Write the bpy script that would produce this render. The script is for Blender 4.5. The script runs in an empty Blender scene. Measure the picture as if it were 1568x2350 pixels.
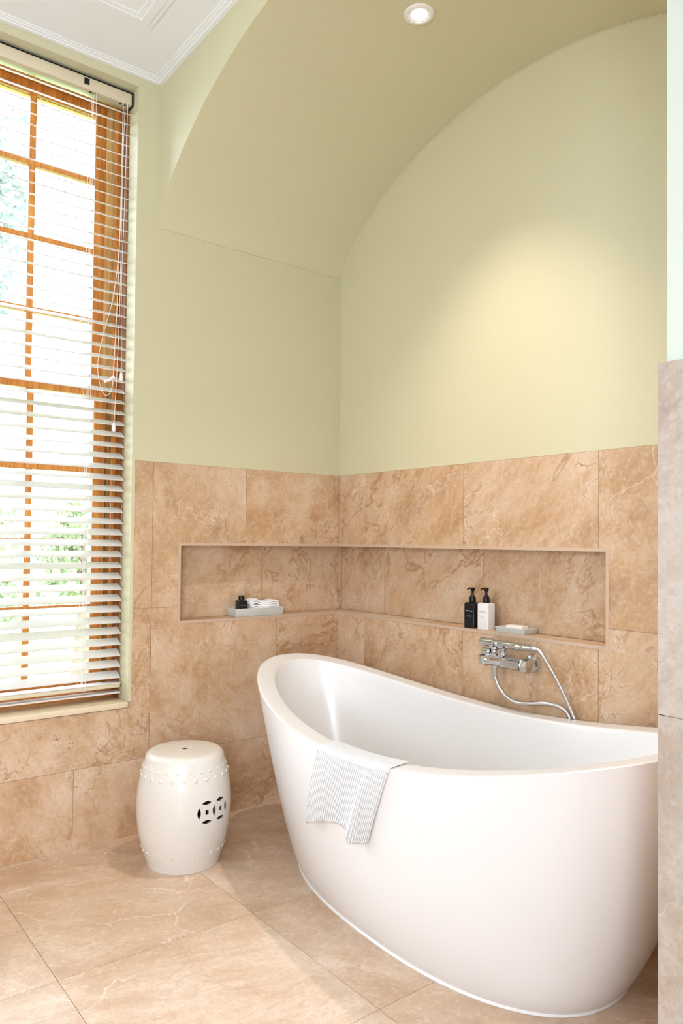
import bpy, bmesh, math, random
from mathutils import Vector, Matrix

random.seed(7)
S = bpy.context.scene
COL = S.collection

# ------------------------------------------------------------------ camera
F_PX, YAW, PITCH, ROLL = 1714.42, 0.906808, 0.0254913, 0.0107123
CAM = Vector((2.856851, -2.219462, 1.18))
fw = Vector((-math.sin(YAW) * math.cos(PITCH), math.cos(YAW) * math.cos(PITCH), math.sin(PITCH)))
rt = Vector((math.cos(YAW), math.sin(YAW), 0))
up = rt.cross(fw)
r2 = rt * math.cos(ROLL) + up * math.sin(ROLL)
u2 = -rt * math.sin(ROLL) + up * math.cos(ROLL)
cam_data = bpy.data.cameras.new('camera')
cam = bpy.data.objects.new('camera', cam_data)
COL.objects.link(cam)
cam.matrix_world = Matrix(((r2.x, u2.x, -fw.x, CAM.x), (r2.y, u2.y, -fw.y, CAM.y), (r2.z, u2.z, -fw.z, CAM.z), (0, 0, 0, 1)))
cam_data.sensor_fit = 'HORIZONTAL'
cam_data.sensor_width = 36
cam_data.lens = 36 * F_PX / 1568
cam_data.shift_y = 21.5 / 1568
cam_data.clip_start = 0.05
cam_data.clip_end = 200
S.camera = cam

# ------------------------------------------------------------------ world, light, exposure
SKY_STRENGTH = 15.0
DOWNLIGHT_W = 66.0
world = bpy.data.worlds.new('sky')
S.world = world
world.use_nodes = True
wn = world.node_tree
bgn = wn.nodes['Background']
bgn.inputs[0].default_value = (0.80, 0.905, 1.06, 1)
bgn.inputs[1].default_value = SKY_STRENGTH
vs = S.view_settings
vs.view_transform = 'Standard'
vs.look = 'None'
vs.gamma = 1.0
vs.use_curve_mapping = False
vs.exposure = 0.46
S.cycles.max_bounces = 7
S.cycles.diffuse_bounces = 4
S.cycles.glossy_bounces = 3
S.cycles.transmission_bounces = 2
S.cycles.transparent_max_bounces = 6
S.cycles.caustics_reflective = False
S.cycles.caustics_refractive = False


def area_light(name, loc, target, sx, sy, watt, col):
    d = bpy.data.lights.new(name, 'AREA')
    d.shape = 'RECTANGLE'
    d.size, d.size_y = sx, sy
    d.energy = watt
    d.color = col
    o = bpy.data.objects.new(name, d)
    COL.objects.link(o)
    o.location = loc
    o.rotation_euler = (Vector(target) - Vector(loc)).to_track_quat('-Z', 'Y').to_euler()
    return o


# sky portals in the seen window and the unseen openings added for fill
# (portals only guide the sampling of the sky seen through the openings)
pf = area_light('daylight_portal', (1.6, -4.2, 1.75), (1.6, 0, 1.75), 0.56, 0.8, 1.0, (1, 1, 1))
pf.rotation_euler = (math.pi / 2, 0, 0)
pf.data.cycles.is_portal = True
pr = area_light('daylight_portal', (3.65, -3.15, 1.3), (0, -3.15, 1.3), 1.5, 1.0, 1.0, (1, 1, 1))
pr.rotation_euler = (0, math.pi / 2, 0)
pr.data.cycles.is_portal = True
pt = area_light('daylight_portal', (-0.28, -1.66, 1.77), (1, -1.66, 1.77), 2.5, 1.24, 1.0, (1, 1, 1))
pt.rotation_euler = (0, -math.pi / 2, 0)
pt.data.cycles.is_portal = True

# ------------------------------------------------------------------ materials
MATS = {}


def principled(name, col, rough=0.5, metal=0.0, coat=0.0, spec=0.5, bump=0.0, bump_scale=40.0, var=0.0, var_scale=3.0):
    m = bpy.data.materials.new(name)
    m.use_nodes = True
    nt = m.node_tree
    b = nt.nodes['Principled BSDF']
    b.inputs['Base Color'].default_value = (*col, 1)
    b.inputs['Roughness'].default_value = rough
    b.inputs['Metallic'].default_value = metal
    b.inputs['Specular IOR Level'].default_value = spec
    b.inputs['Coat Weight'].default_value = coat
    b.inputs['Coat Roughness'].default_value = 0.06
    tc = nt.nodes.new('ShaderNodeTexCoord')
    if var:
        nz = nt.nodes.new('ShaderNodeTexNoise')
        nz.inputs['Scale'].default_value = var_scale
        nz.inputs['Detail'].default_value = 4
        nt.links.new(tc.outputs['Object'], nz.inputs['Vector'])
        mx = nt.nodes.new('ShaderNodeMix')
        mx.data_type = 'RGBA'
        mx.inputs['A'].default_value = (*[c * (1 - var) for c in col], 1)
        mx.inputs['B'].default_value = (*[min(1, c * (1 + var)) for c in col], 1)
        nt.links.new(nz.outputs['Fac'], mx.inputs['Factor'])
        nt.links.new(mx.outputs['Result'], b.inputs['Base Color'])
    if bump:
        n2 = nt.nodes.new('ShaderNodeTexNoise')
        n2.inputs['Scale'].default_value = bump_scale
        n2.inputs['Detail'].default_value = 3
        nt.links.new(tc.outputs['Object'], n2.inputs['Vector'])
        bp = nt.nodes.new('ShaderNodeBump')
        bp.inputs['Strength'].default_value = bump
        bp.inputs['Distance'].default_value = 0.002
        nt.links.new(n2.outputs['Fac'], bp.inputs['Height'])
        nt.links.new(bp.outputs['Normal'], b.inputs['Normal'])
    MATS[name] = m
    return m


def ramp(nt, stops):
    r = nt.nodes.new('ShaderNodeValToRGB')
    els = r.color_ramp.elements
    while len(els) < len(stops):
        els.new(0.5)
    for e, (pos, c) in zip(els, stops):
        e.position = pos
        e.color = (*c, 1) if len(c) == 3 else c
    return r


def stone(name, rough, gain=1.0, grey=0.0, crease=1.0, vein=1.0):
    m = bpy.data.materials.new(name)
    m.use_nodes = True
    nt = m.node_tree
    L = nt.links.new
    b = nt.nodes['Principled BSDF']
    tc = nt.nodes.new('ShaderNodeTexCoord')
    oi = nt.nodes.new('ShaderNodeObjectInfo')
    mul = nt.nodes.new('ShaderNodeVectorMath'); mul.operation = 'MULTIPLY_ADD'
    comb = nt.nodes.new('ShaderNodeCombineXYZ')
    for i in range(3):
        L(oi.outputs['Random'], comb.inputs[i])
    L(comb.outputs[0], mul.inputs[0])
    mul.inputs[1].default_value = (37.0, 53.0, 71.0)
    L(tc.outputs['Object'], mul.inputs[2])
    # streaks run diagonally; each slab is turned a little differently
    rot = nt.nodes.new('ShaderNodeVectorRotate'); rot.rotation_type = 'AXIS_ANGLE'
    rot.inputs['Axis'].default_value = (-0.7071, 0.0, 0.7071)
    am = nt.nodes.new('ShaderNodeMath'); am.operation = 'MULTIPLY_ADD'; am.inputs[1].default_value = 1.5; am.inputs[2].default_value = 0.2
    L(oi.outputs['Random'], am.inputs[0])
    L(am.outputs[0], rot.inputs['Angle'])
    L(mul.outputs[0], rot.inputs['Vector'])

    def noise(scale, detail, dist, vec=None, rgh=0.55, stretch=None):
        n = nt.nodes.new('ShaderNodeTexNoise')
        n.inputs['Scale'].default_value = scale
        n.inputs['Detail'].default_value = detail
        n.inputs['Distortion'].default_value = dist
        n.inputs['Roughness'].default_value = rgh
        src = rot.outputs[0]
        if stretch:
            mp = nt.nodes.new('ShaderNodeMapping')
            mp.inputs['Scale'].default_value = stretch
            L(src, mp.inputs[0]); src = mp.outputs[0]
        L(src, n.inputs['Vector'])
        return n.outputs['Fac']

    def ridge(fac, width):
        s = nt.nodes.new('ShaderNodeMath'); s.operation = 'SUBTRACT'; s.inputs[1].default_value = 0.5
        L(fac, s.inputs[0])
        a = nt.nodes.new('ShaderNodeMath'); a.operation = 'ABSOLUTE'; L(s.outputs[0], a.inputs[0])
        mr = nt.nodes.new('ShaderNodeMapRange'); mr.inputs['From Min'].default_value = 0
        mr.inputs['From Max'].default_value = width
        mr.inputs['To Min'].default_value = 1; mr.inputs['To Max'].default_value = 0
        L(a.outputs[0], mr.inputs[0])
        return mr.outputs[0]

    def mix(fac, a, bcol, strength):
        f = nt.nodes.new('ShaderNodeMath'); f.operation = 'MULTIPLY'; f.inputs[1].default_value = strength
        L(fac, f.inputs[0])
        mx = nt.nodes.new('ShaderNodeMix'); mx.data_type = 'RGBA'
        L(f.outputs[0], mx.inputs['Factor'])
        L(a, mx.inputs['A'])
        mx.inputs['B'].default_value = (*bcol, 1)
        return mx.outputs['Result']

    def product(a, c):
        p = nt.nodes.new('ShaderNodeMath'); p.operation = 'MULTIPLY'
        L(a, p.inputs[0]); L(c, p.inputs[1])
        return p.outputs[0]

    def band(fac, lo, hi):
        mr = nt.nodes.new('ShaderNodeMapRange')
        mr.inputs['From Min'].default_value = lo; mr.inputs['From Max'].default_value = hi
        L(fac, mr.inputs[0])
        return mr.outputs[0]

    def c(r, g, bb):
        lum = 0.3 * r + 0.5 * g + 0.2 * bb
        return tuple(gain * (x * (1 - grey) + lum * grey) for x in (r, g, bb))

    base = ramp(nt, [(0.27, c(0.47, 0.265, 0.125)), (0.42, c(0.575, 0.36, 0.20)), (0.57, c(0.62, 0.425, 0.265)), (0.78, c(0.70, 0.53, 0.385))])
    L(noise(2.6, 5, 0.5, rgh=0.70), base.inputs[0])
    col = base.outputs[0]
    n = nt.nodes.new('ShaderNodeTexNoise'); n.inputs['Scale'].default_value = 9.0; n.inputs['Detail'].default_value = 3; n.inputs['Roughness'].default_value = 0.65
    L(rot.outputs[0], n.inputs['Vector'])

    def crackle(scale, width, warp, stretch):
        a = nt.nodes.new('ShaderNodeVectorMath'); a.operation = 'MULTIPLY_ADD'
        L(n.outputs['Color'], a.inputs[0]); a.inputs[1].default_value = (warp, warp, warp)
        L(rot.outputs[0], a.inputs[2])
        mp = nt.nodes.new('ShaderNodeMapping'); mp.inputs['Scale'].default_value = stretch
        L(a.outputs[0], mp.inputs[0])
        v = nt.nodes.new('ShaderNodeTexVoronoi'); v.feature = 'DISTANCE_TO_EDGE'; v.inputs['Scale'].default_value = scale
        L(mp.outputs[0], v.inputs['Vector'])
        res = []
        for w in width:
            mr = nt.nodes.new('ShaderNodeMapRange')
            mr.inputs['From Max'].default_value = w; mr.inputs['To Min'].default_value = 1; mr.inputs['To Max'].default_value = 0
            L(v.outputs['Distance'], mr.inputs[0])
            res.append(mr.outputs[0])
        return res

    # riven fields: streaky tone, dark creases and pale edges along one direction
    field = band(noise(1.8, 2, 0.0), 0.40, 0.60)
    tone = noise(5.0, 6, 0.2, rgh=0.78, stretch=(1.0, 0.26, 0.8))
    col = mix(band(tone, 0.50, 0.72), col, c(0.36, 0.19, 0.085), 0.80 * (0.4 + 0.6 * crease))
    col = mix(band(tone, 0.50, 0.28), col, c(0.80, 0.64, 0.49), 0.70)
    # angular creases that come and go inside the riven fields
    frag = product(field, band(noise(9.0, 3, 0.0, rgh=0.7), 0.47, 0.60))
    halo, crack = crackle(17.0, (0.11, 0.035), 0.13, (1.0, 0.30, 0.8))
    col = mix(product(frag, halo), col, c(0.84, 0.68, 0.52), 0.55 * crease)
    col = mix(product(frag, crack), col, c(0.25, 0.115, 0.04), 0.85 * crease)
    rust = product(field, ridge(noise(4.2, 4, 0.4, rgh=0.7, stretch=(1.0, 0.3, 0.8)), 0.02))
    col = mix(rust, col, c(0.36, 0.17, 0.06), 0.68 * crease)
    # long thin pale veins, broken up
    veil = band(noise(3.4, 2, 0.0), 0.48, 0.60)
    col = mix(product(veil, crackle(3.6, (0.010,), 0.12, (1.0, 0.6, 0.9))[0]), col, c(0.84, 0.72, 0.60), 0.48 * vein)
    # fine grain
    g = noise(95.0, 1, 0.0)
    col = mix(band(g, 0.52, 0.75), col, c(0.42, 0.26, 0.15), 0.30)
    col = mix(band(noise(60.0, 1, 0.0), 0.56, 0.75), col, c(0.78, 0.62, 0.48), 0.30)
    L(col, b.inputs['Base Color'])
    b.inputs['Roughness'].default_value = rough
    b.inputs['Specular IOR Level'].default_value = 0.45
    bp = nt.nodes.new('ShaderNodeBump')
    bp.inputs['Strength'].default_value = 0.12
    bp.inputs['Distance'].default_value = 0.002
    L(g, bp.inputs['Height'])
    L(bp.outputs['Normal'], b.inputs['Normal'])
    MATS[name] = m
    return m


stone('wall_stone', 0.42)
stone('pier_stone_cool_light', 0.42, gain=0.80, grey=0.50, crease=0.2, vein=0.6)  # smoother stone; the cool, dimmer light on the pier is put into its grey
stone('floor_stone', 0.36, gain=1.16, grey=0.22, crease=0.35, vein=1.4)
principled('grout', (0.50, 0.36, 0.25), 0.8, var=0.06, var_scale=20)
principled('trim_beige', (0.58, 0.42, 0.30), 0.4, var=0.04)
principled('paint_green', (0.625, 0.575, 0.37), 0.55, bump=0.15, bump_scale=120, var=0.015)
principled('paint_pale', (0.55, 0.575, 0.50), 0.55, bump=0.15, bump_scale=120, var=0.015)
principled('paint_white', (0.86, 0.85, 0.83), 0.6, bump=0.1, bump_scale=120, var=0.01)
principled('acrylic', (0.79, 0.775, 0.76), 0.26, coat=0.15, var=0.005)
principled('sealant', (0.82, 0.80, 0.78), 0.5, var=0.02)
principled('glaze', (0.74, 0.69, 0.62), 0.2, coat=0.3, var=0.01)
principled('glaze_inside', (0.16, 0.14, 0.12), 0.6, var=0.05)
principled('glaze_relief', (0.62, 0.60, 0.57), 0.3, var=0.03)
principled('chrome', (0.66, 0.67, 0.70), 0.06, metal=1.0, var=0.01)
principled('hose_steel', (0.66, 0.645, 0.64), 0.3, metal=1.0, var=0.02)
principled('black_plastic', (0.008, 0.008, 0.010), 0.28, spec=0.3, var=0.1)
principled('white_plastic', (0.78, 0.745, 0.72), 0.35, var=0.01)
principled('celadon', (0.62, 0.63, 0.58), 0.35, var=0.03, var_scale=12)
principled('soap', (0.84, 0.80, 0.72), 0.45, var=0.02)
principled('print_grey', (0.34, 0.34, 0.36), 0.5, var=0.02)
principled('lamp_ring', (0.82, 0.78, 0.73), 0.4, var=0.01)
principled('cream_enamel', (0.74, 0.64, 0.46), 0.35, var=0.02)
principled('sill_cream', (0.80, 0.66, 0.47), 0.4, var=0.03)
principled('cord', (0.85, 0.80, 0.74), 0.7, var=0.03)
principled('bark', (0.12, 0.08, 0.05), 0.9, bump=0.5, bump_scale=14, var=0.3)
principled('grass', (0.16, 0.24, 0.06), 0.9, bump=0.5, bump_scale=30, var=0.35, var_scale=2)


def wood(name, k):
    m = principled(name, (0.55, 0.20, 0.045), 0.38, coat=0.15)
    nt = m.node_tree
    L = nt.links.new
    b = nt.nodes['Principled BSDF']
    tc = nt.nodes.new('ShaderNodeTexCoord')
    mp = nt.nodes.new('ShaderNodeMapping'); mp.inputs['Scale'].default_value = (40, 40, 2.2)
    n = nt.nodes.new('ShaderNodeTexNoise'); n.inputs['Scale'].default_value = 2.0; n.inputs['Detail'].default_value = 6
    L(tc.outputs['Object'], mp.inputs[0]); L(mp.outputs[0], n.inputs['Vector'])
    r = ramp(nt, [(p, tuple(a * b for a, b in zip(c, k))) for p, c in ((0.3, (0.46, 0.14, 0.028)), (0.55, (0.70, 0.26, 0.05)), (0.75, (0.80, 0.36, 0.09)))])
    L(n.outputs['Fac'], r.inputs[0]); L(r.outputs[0], b.inputs['Base Color'])
    return m


wood('orange_wood', (1, 1, 1))
wood('shaded_wood', (0.42, 0.42, 0.5))  # orange wood darkened: shade on the jamb lining put into the colour
wood('pale_wood', (1.1, 1.75, 3.2))


def slat_material():
    m = principled('slat_white', (0.84, 0.80, 0.76), 0.45, var=0.01)
    nt = m.node_tree
    b = nt.nodes['Principled BSDF']
    tr = nt.nodes.new('ShaderNodeBsdfTranslucent'); tr.inputs[0].default_value = (0.85, 0.78, 0.68, 1)
    mx = nt.nodes.new('ShaderNodeMixShader'); mx.inputs[0].default_value = 0.18
    out = nt.nodes['Material Output']
    nt.links.new(b.outputs[0], mx.inputs[1]); nt.links.new(tr.outputs[0], mx.inputs[2])
    nt.links.new(mx.outputs[0], out.inputs[0])


slat_material()


def glass():
    m = bpy.data.materials.new('pane_glass'); m.use_nodes = True
    nt = m.node_tree; nt.nodes.clear()
    out = nt.nodes.new('ShaderNodeOutputMaterial')
    t = nt.nodes.new('ShaderNodeBsdfTransparent'); t.inputs[0].default_value = (0.96, 0.98, 0.97, 1)
    g = nt.nodes.new('ShaderNodeBsdfGlossy'); g.inputs['Roughness'].default_value = 0.02
    fr = nt.nodes.new('ShaderNodeFresnel'); fr.inputs[0].default_value = 1.35
    mx = nt.nodes.new('ShaderNodeMixShader')
    nt.links.new(fr.outputs[0], mx.inputs[0]); nt.links.new(t.outputs[0], mx.inputs[1]); nt.links.new(g.outputs[0], mx.inputs[2])
    nt.links.new(mx.outputs[0], out.inputs[0])
    MATS['pane_glass'] = m


glass()


def emitter(name, col, strength):
    m = bpy.data.materials.new(name); m.use_nodes = True
    nt = m.node_tree; nt.nodes.clear()
    out = nt.nodes.new('ShaderNodeOutputMaterial'); e = nt.nodes.new('ShaderNodeEmission')
    e.inputs[0].default_value = (*col, 1); e.inputs[1].default_value = strength
    nt.links.new(e.outputs[0], out.inputs[0]); MATS[name] = m


emitter('lamp_glow', (1.0, 0.93, 0.84), 6.0)


def leaf_material(name, c1, c2):
    m = principled(name, c1, 0.6)
    nt = m.node_tree; b = nt.nodes['Principled BSDF']
    tc = nt.nodes.new('ShaderNodeTexCoord')
    n = nt.nodes.new('ShaderNodeTexNoise'); n.inputs['Scale'].default_value = 3
    nt.links.new(tc.outputs['Object'], n.inputs['Vector'])
    r = ramp(nt, [(0.35, c1), (0.65, c2)])
    nt.links.new(n.outputs['Fac'], r.inputs[0]); nt.links.new(r.outputs[0], b.inputs['Base Color'])
    tr = nt.nodes.new('ShaderNodeBsdfTranslucent'); nt.links.new(r.outputs[0], tr.inputs[0])
    mx = nt.nodes.new('ShaderNodeMixShader'); mx.inputs[0].default_value = 0.35
    nt.links.new(b.outputs[0], mx.inputs[1]); nt.links.new(tr.outputs[0], mx.inputs[2])
    nt.links.new(mx.outputs[0], nt.nodes['Material Output'].inputs[0])


leaf_material('leaf_blue_green', (0.075, 0.09, 0.08), (0.13, 0.15, 0.13))
leaf_material('leaf_green', (0.10, 0.125, 0.06), (0.17, 0.20, 0.10))


def towel_material():
    m = principled('terry', (0.92, 0.91, 0.90), 0.9)
    nt = m.node_tree; L = nt.links.new; b = nt.nodes['Principled BSDF']
    uv = nt.nodes.new('ShaderNodeTexCoord')
    w = nt.nodes.new('ShaderNodeTexWave'); w.wave_type = 'BANDS'; w.bands_direction = 'X'
    w.inputs['Scale'].default_value = 11; w.inputs['Distortion'].default_value = 0.6; w.inputs['Detail Scale'].default_value = 6
    v = nt.nodes.new('ShaderNodeTexWave'); v.wave_type = 'BANDS'; v.bands_direction = 'Y'
    v.inputs['Scale'].default_value = 26; v.inputs['Distortion'].default_value = 0.8
    L(uv.outputs['UV'], w.inputs['Vector']); L(uv.outputs['UV'], v.inputs['Vector'])
    a = nt.nodes.new('ShaderNodeMath'); a.operation = 'MULTIPLY'
    L(w.outputs['Fac'], a.inputs[0]); L(v.outputs['Fac'], a.inputs[1])
    n = nt.nodes.new('ShaderNodeTexNoise'); n.inputs['Scale'].default_value = 180
    L(uv.outputs['UV'], n.inputs['Vector'])
    ad = nt.nodes.new('ShaderNodeMath'); ad.operation = 'MULTIPLY_ADD'; ad.inputs[1].default_value = 0.3
    L(n.outputs['Fac'], ad.inputs[0]); L(a.outputs[0], ad.inputs[2])
    bp = nt.nodes.new('ShaderNodeBump'); bp.inputs['Strength'].default_value = 0.9; bp.inputs['Distance'].default_value = 0.004
    L(ad.outputs[0], bp.inputs['Height']); L(bp.outputs[0], b.inputs['Normal'])
    b.inputs['Sheen Weight'].default_value = 0.3


towel_material()


# ------------------------------------------------------------------ mesh helpers
class MB:
    def __init__(self):
        self.v, self.f, self.m = [], [], []

    def quad(self, pts, mat=0):
        i = len(self.v)
        self.v += [tuple(p) for p in pts]
        self.f.append(tuple(range(i, i + len(pts)))); self.m.append(mat)

    def box(self, x0, x1, y0, y1, z0, z1, mat=0):
        i = len(self.v)
        self.v += [(x, y, z) for z in (z0, z1) for y in (y0, y1) for x in (x0, x1)]
        for q in ((0, 2, 3, 1), (4, 5, 7, 6), (0, 1, 5, 4), (2, 6, 7, 3), (0, 4, 6, 2), (1, 3, 7, 5)):
            self.f.append(tuple(i + k for k in q)); self.m.append(mat)

    def grid(self, rows, closed_u=False, mat=0, flip=False):
        i = len(self.v)
        nr, nc = len(rows), len(rows[0])
        for r in rows:
            self.v += [tuple(p) for p in r]
        for a in range(nr - 1):
            for c in range(nc if closed_u else nc - 1):
                d = (c + 1) % nc
                q = (i + a * nc + c, i + a * nc + d, i + (a + 1) * nc + d, i + (a + 1) * nc + c)
                self.f.append(q[::-1] if flip else q); self.m.append(mat)

    def cap(self, ring, mat=0, flip=False):
        i = len(self.v)
        self.v += [tuple(p) for p in ring]
        q = tuple(range(i, i + len(ring)))
        self.f.append(q[::-1] if flip else q); self.m.append(mat)

    def lathe(self, prof, origin=(0, 0, 0), axis='Z', seg=40, mat=0, cap0=True, cap1=True):
        rows = []
        for r, h in prof:
            ring = []
            for k in range(seg):
                t = 2 * math.pi * k / seg
                a, b = r * math.cos(t), r * math.sin(t)
                p = {'Z': (a, b, h), 'X': (h, a, b), 'Y': (b, h, a)}[axis]
                ring.append(tuple(o + q for o, q in zip(origin, p)))
            rows.append(ring)
        self.grid(rows, True, mat)
        if cap0: self.cap(rows[0], mat, True)
        if cap1: self.cap(rows[-1], mat)

    def tube(self, pts, r, seg=10, mat=0):
        pts = [Vector(p) for p in pts]
        rows = []
        n = None
        for k, p in enumerate(pts):
            t = (pts[min(k + 1, len(pts) - 1)] - pts[max(k - 1, 0)]).normalized()
            if n is None:
                n = t.orthogonal().normalized()
            n = (n - t * n.dot(t)).normalized()
            bn = t.cross(n)
            rr = r(k / (len(pts) - 1)) if callable(r) else r
            rows.append([p + (n * math.cos(2 * math.pi * j / seg) + bn * math.sin(2 * math.pi * j / seg)) * rr for j in range(seg)])
        self.grid(rows, True, mat)
        self.cap(rows[0], mat, True); self.cap(rows[-1], mat)

    def mesh(self, name, mats, origin=(0, 0, 0), smooth=False, merge=False):
        me = bpy.data.meshes.new(name)
        ox, oy, oz = origin
        me.from_pydata([(x - ox, y - oy, z - oz) for x, y, z in self.v], [], self.f)
        for mm in (mats if isinstance(mats, (list, tuple)) else [mats]):
            me.materials.append(MATS[mm])
        me.polygons.foreach_set('material_index', self.m)
        if merge or smooth:
            bm = bmesh.new(); bm.from_mesh(me)
            bmesh.ops.remove_doubles(bm, verts=bm.verts, dist=1e-5)
            bmesh.ops.recalc_face_normals(bm, faces=bm.faces)
            bm.to_mesh(me); bm.free()
        if smooth:
            me.polygons.foreach_set('use_smooth', [True] * len(me.polygons))
            if hasattr(me, 'set_sharp_from_angle'):
                me.set_sharp_from_angle(angle=math.radians(38 if smooth is True else smooth))
        return me

    def build(self, name, mats, parent=None, origin=None, smooth=False, bevel=0, bseg=2, merge=False):
        if origin is None:
            xs = list(zip(*self.v))
            origin = tuple((min(a) + max(a)) / 2 for a in xs) if parent is None or parent.type != 'EMPTY' else tuple(parent.location)
            origin = (origin[0], origin[1], min(xs[2]) if parent is None else origin[2])
        me = self.mesh(name, mats, origin, smooth, merge or bevel > 0)
        o = bpy.data.objects.new(name, me)
        COL.objects.link(o)
        if parent is not None:
            o.parent = parent
            o.location = Vector(origin) - Vector(parent.location)
        else:
            o.location = origin
        if bevel:
            md = o.modifiers.new('bevel', 'BEVEL'); md.width = bevel; md.segments = bseg; md.limit_method = 'ANGLE'
            md.angle_limit = math.radians(40)
            me.polygons.foreach_set('use_smooth', [True] * len(me.polygons))
            if hasattr(me, 'set_sharp_from_angle'):
                pass
        return o


def empty(name, loc, label=None, cat=None, group=None):
    o = bpy.data.objects.new(name, None)
    COL.objects.link(o); o.location = loc
    o.empty_display_size = 0.05
    if label: tag(o, label, cat, group)
    return o


def tag(o, label, cat, group=None):
    o['label'] = label; o['category'] = cat
    if group: o['group'] = group
    return o


def struct(o, label=None):
    o['kind'] = 'structure'
    if label: o['label'] = label
    return o


def arc(a0, a1, n):
    return [a0 + (a1 - a0) * i / n for i in range(n + 1)]


# ------------------------------------------------------------------ dimensions
TT = 1.492            # top of the tiles
NB, NT_ = 0.838, 1.152  # niche bottom, top
NX, NY, ND = 1.446, -0.830, 0.10
YR = -1.0475          # right side of the window opening
WY0 = -2.27           # its far side
ZS, ZO = 0.533, 3.005
YA = -0.9534          # plane of the arch wall
XJ = 2.173            # right jamb of the arch
ZSP, ZAP = 2.452, 2.952
ZC = 3.052
RX, RY = 3.55, -4.1    # far ends of the room
ARC_C = XJ / 2


def arch_z(x):
    d = abs(x - ARC_C); h = XJ / 2; rise = ZAP - ZSP
    R = (h * h + rise * rise) / (2 * rise)
    zc = ZAP - R + math.sqrt(max(0, R * R - d * d))
    ze = ZSP + rise * math.sqrt(max(0, 1 - (d / h) ** 2))
    return 0.6 * zc + 0.4 * ze


# arch sample positions, closer together at the springing
AX = [ARC_C - ARC_C * math.cos(math.pi * i / 64) for i in range(65)]

# ------------------------------------------------------------------ walls (slot 0 paint, slot 1 grout)
G = 0.0025  # grout lies this far behind the tile faces
P = 0.0006  # paint lies this far behind the tile faces
m = MB()
# painted part
m.box(-0.30, -P, YR, 0.30, TT, 3.3, 0)
m.box(-0.30, -P, WY0, YR, ZO, 3.3, 0)
m.box(-0.30, -P, RY, WY0, TT, 3.3, 0)
# reveal linings, painted
m.box(-0.30, -P, YR, YR + 0.012, ZS, TT, 0)
m.box(-0.30, -P, WY0 - 0.012, WY0, ZS, TT, 0)
# tiled part
m.box(-0.30, -G, YR + 0.012, NY - 0.009, ZS, TT, 1)
m.box(-0.30, -G, NY, 0.30, NT_ + 0.009, TT, 1)
m.box(-0.30, -ND - 0.006, NY, 0.30, NB - 0.01, NT_ + 0.01, 1)
m.box(-0.30, -G, YR + 0.012, 0.30, ZS, NB - 0.009, 1)
m.box(-0.30, -G, RY, 0.30, -0.1, ZS - 0.024, 1)
m.box(-0.30, -0.2, WY0, YR, ZS - 0.024, ZS - 0.002, 1)
m.box(-0.30, -G, RY, WY0 - 0.012, ZS - 0.024, TT, 1)
m.box(-0.30, -G, YR, 0.3, ZS - 0.024, ZS, 1)
wall_left = struct(m.build('wall_left', ['paint_green', 'grout'], origin=(0, 0, 0)), 'window wall, pale green paint over beige stone tiles')

m = MB()
m.box(-P, RX, P, 0.30, TT, 3.3, 0)
m.box(-G, NX, G, 0.30, NT_ + 0.009, TT, 1)
m.box(-ND - 0.006, NX + 0.01, ND + 0.006, 0.30, NB - 0.01, NT_ + 0.01, 1)
m.box(-G, NX, G, 0.30, -0.1, NB - 0.009, 1)
m.box(NX + 0.009, RX, G, 0.30, -0.1, TT, 1)
wall_back = struct(m.build('wall_back', ['paint_green', 'grout'], origin=(0, 0, 0)), 'end wall behind the bathtub, pale green paint over stone tiles')

# arch wall: face with the arched opening, right pier, and the block above the vault
m = MB()
top = 3.3
for a, b in zip(AX[:-1], AX[1:]):
    m.quad([(a, YA, arch_z(a)), (b, YA, arch_z(b)), (b, YA, top), (a, YA, top)], 0)
m.box(XJ, RX, YA, 0, 0, top, 1)
m.box(-0.02, 0.0, YA, YA + 0.02, ZSP, top, 0)
wall_arch = struct(m.build('wall_arch', ['paint_green', 'paint_pale'], origin=(0, 0, 0)), 'painted wall with the arched opening of the bath alcove')

m = MB()
rows = [[(x, y, arch_z(x)) for x in AX] for y in (YA, 0.002)]
m.grid(rows, False, 0, True)
struct(m.build('ceiling_vault', ['paint_green'], origin=(ARC_C, YA / 2, ZSP), smooth=60), 'shallow barrel vault in pale green over the bathtub')

# bead where the vault meets the end wall and along the springing
m = MB()
m.tube([(x, -0.001, arch_z(x) - 0.001) for x in AX], 0.0035, 6)
struct(m.build('trim_1', 'paint_green', smooth=60), 'thin painted bead along the vault at the end wall')
m = MB()
m.tube([(0.0, YA + 0.01, ZSP), (0.0, 0.0, ZSP)], 0.0016, 6)
struct(m.build('trim_2', 'paint_green', smooth=60), 'thin painted bead along the springing of the vault')

m = MB()
m.box(-0.3, RX + 0.2, RY - 0.2, YA, ZC, ZC + 0.2)
struct(m.build('ceiling', 'paint_white', origin=(0, 0, ZC)), 'flat white ceiling with plaster moulding')
# stepped plaster moulding round the ceiling
m = MB()
for (d, w, h) in ((0.0, 0.016, 0.012), (0.016, 0.012, 0.007), (0.028, 0.010, 0.0035)):
    m.box(d, RX, YA - d - w, YA - d, ZC - h, ZC + 0.001)
    m.box(d, d + w, RY, YA - d - w, ZC - h, ZC + 0.001)
struct(m.build('trim_3', 'paint_white'), 'stepped white plaster cornice')
m = MB()
for d, w, h in ((0.27, 0.02, 0.004), (0.29, 0.03, 0.007), (0.32, 0.02, 0.0035)):
    m.box(d, RX - 0.3, YA - 0.17 - (d - 0.27) - w, YA - 0.17 - (d - 0.27), ZC - h, ZC + 0.001)
    m.box(d, d + w, RY + 0.3, YA - 0.17 - (d - 0.27) - w, ZC - h, ZC + 0.001)
struct(m.build('trim_4', 'paint_white'), 'white plaster panel moulding on the ceiling')

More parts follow.
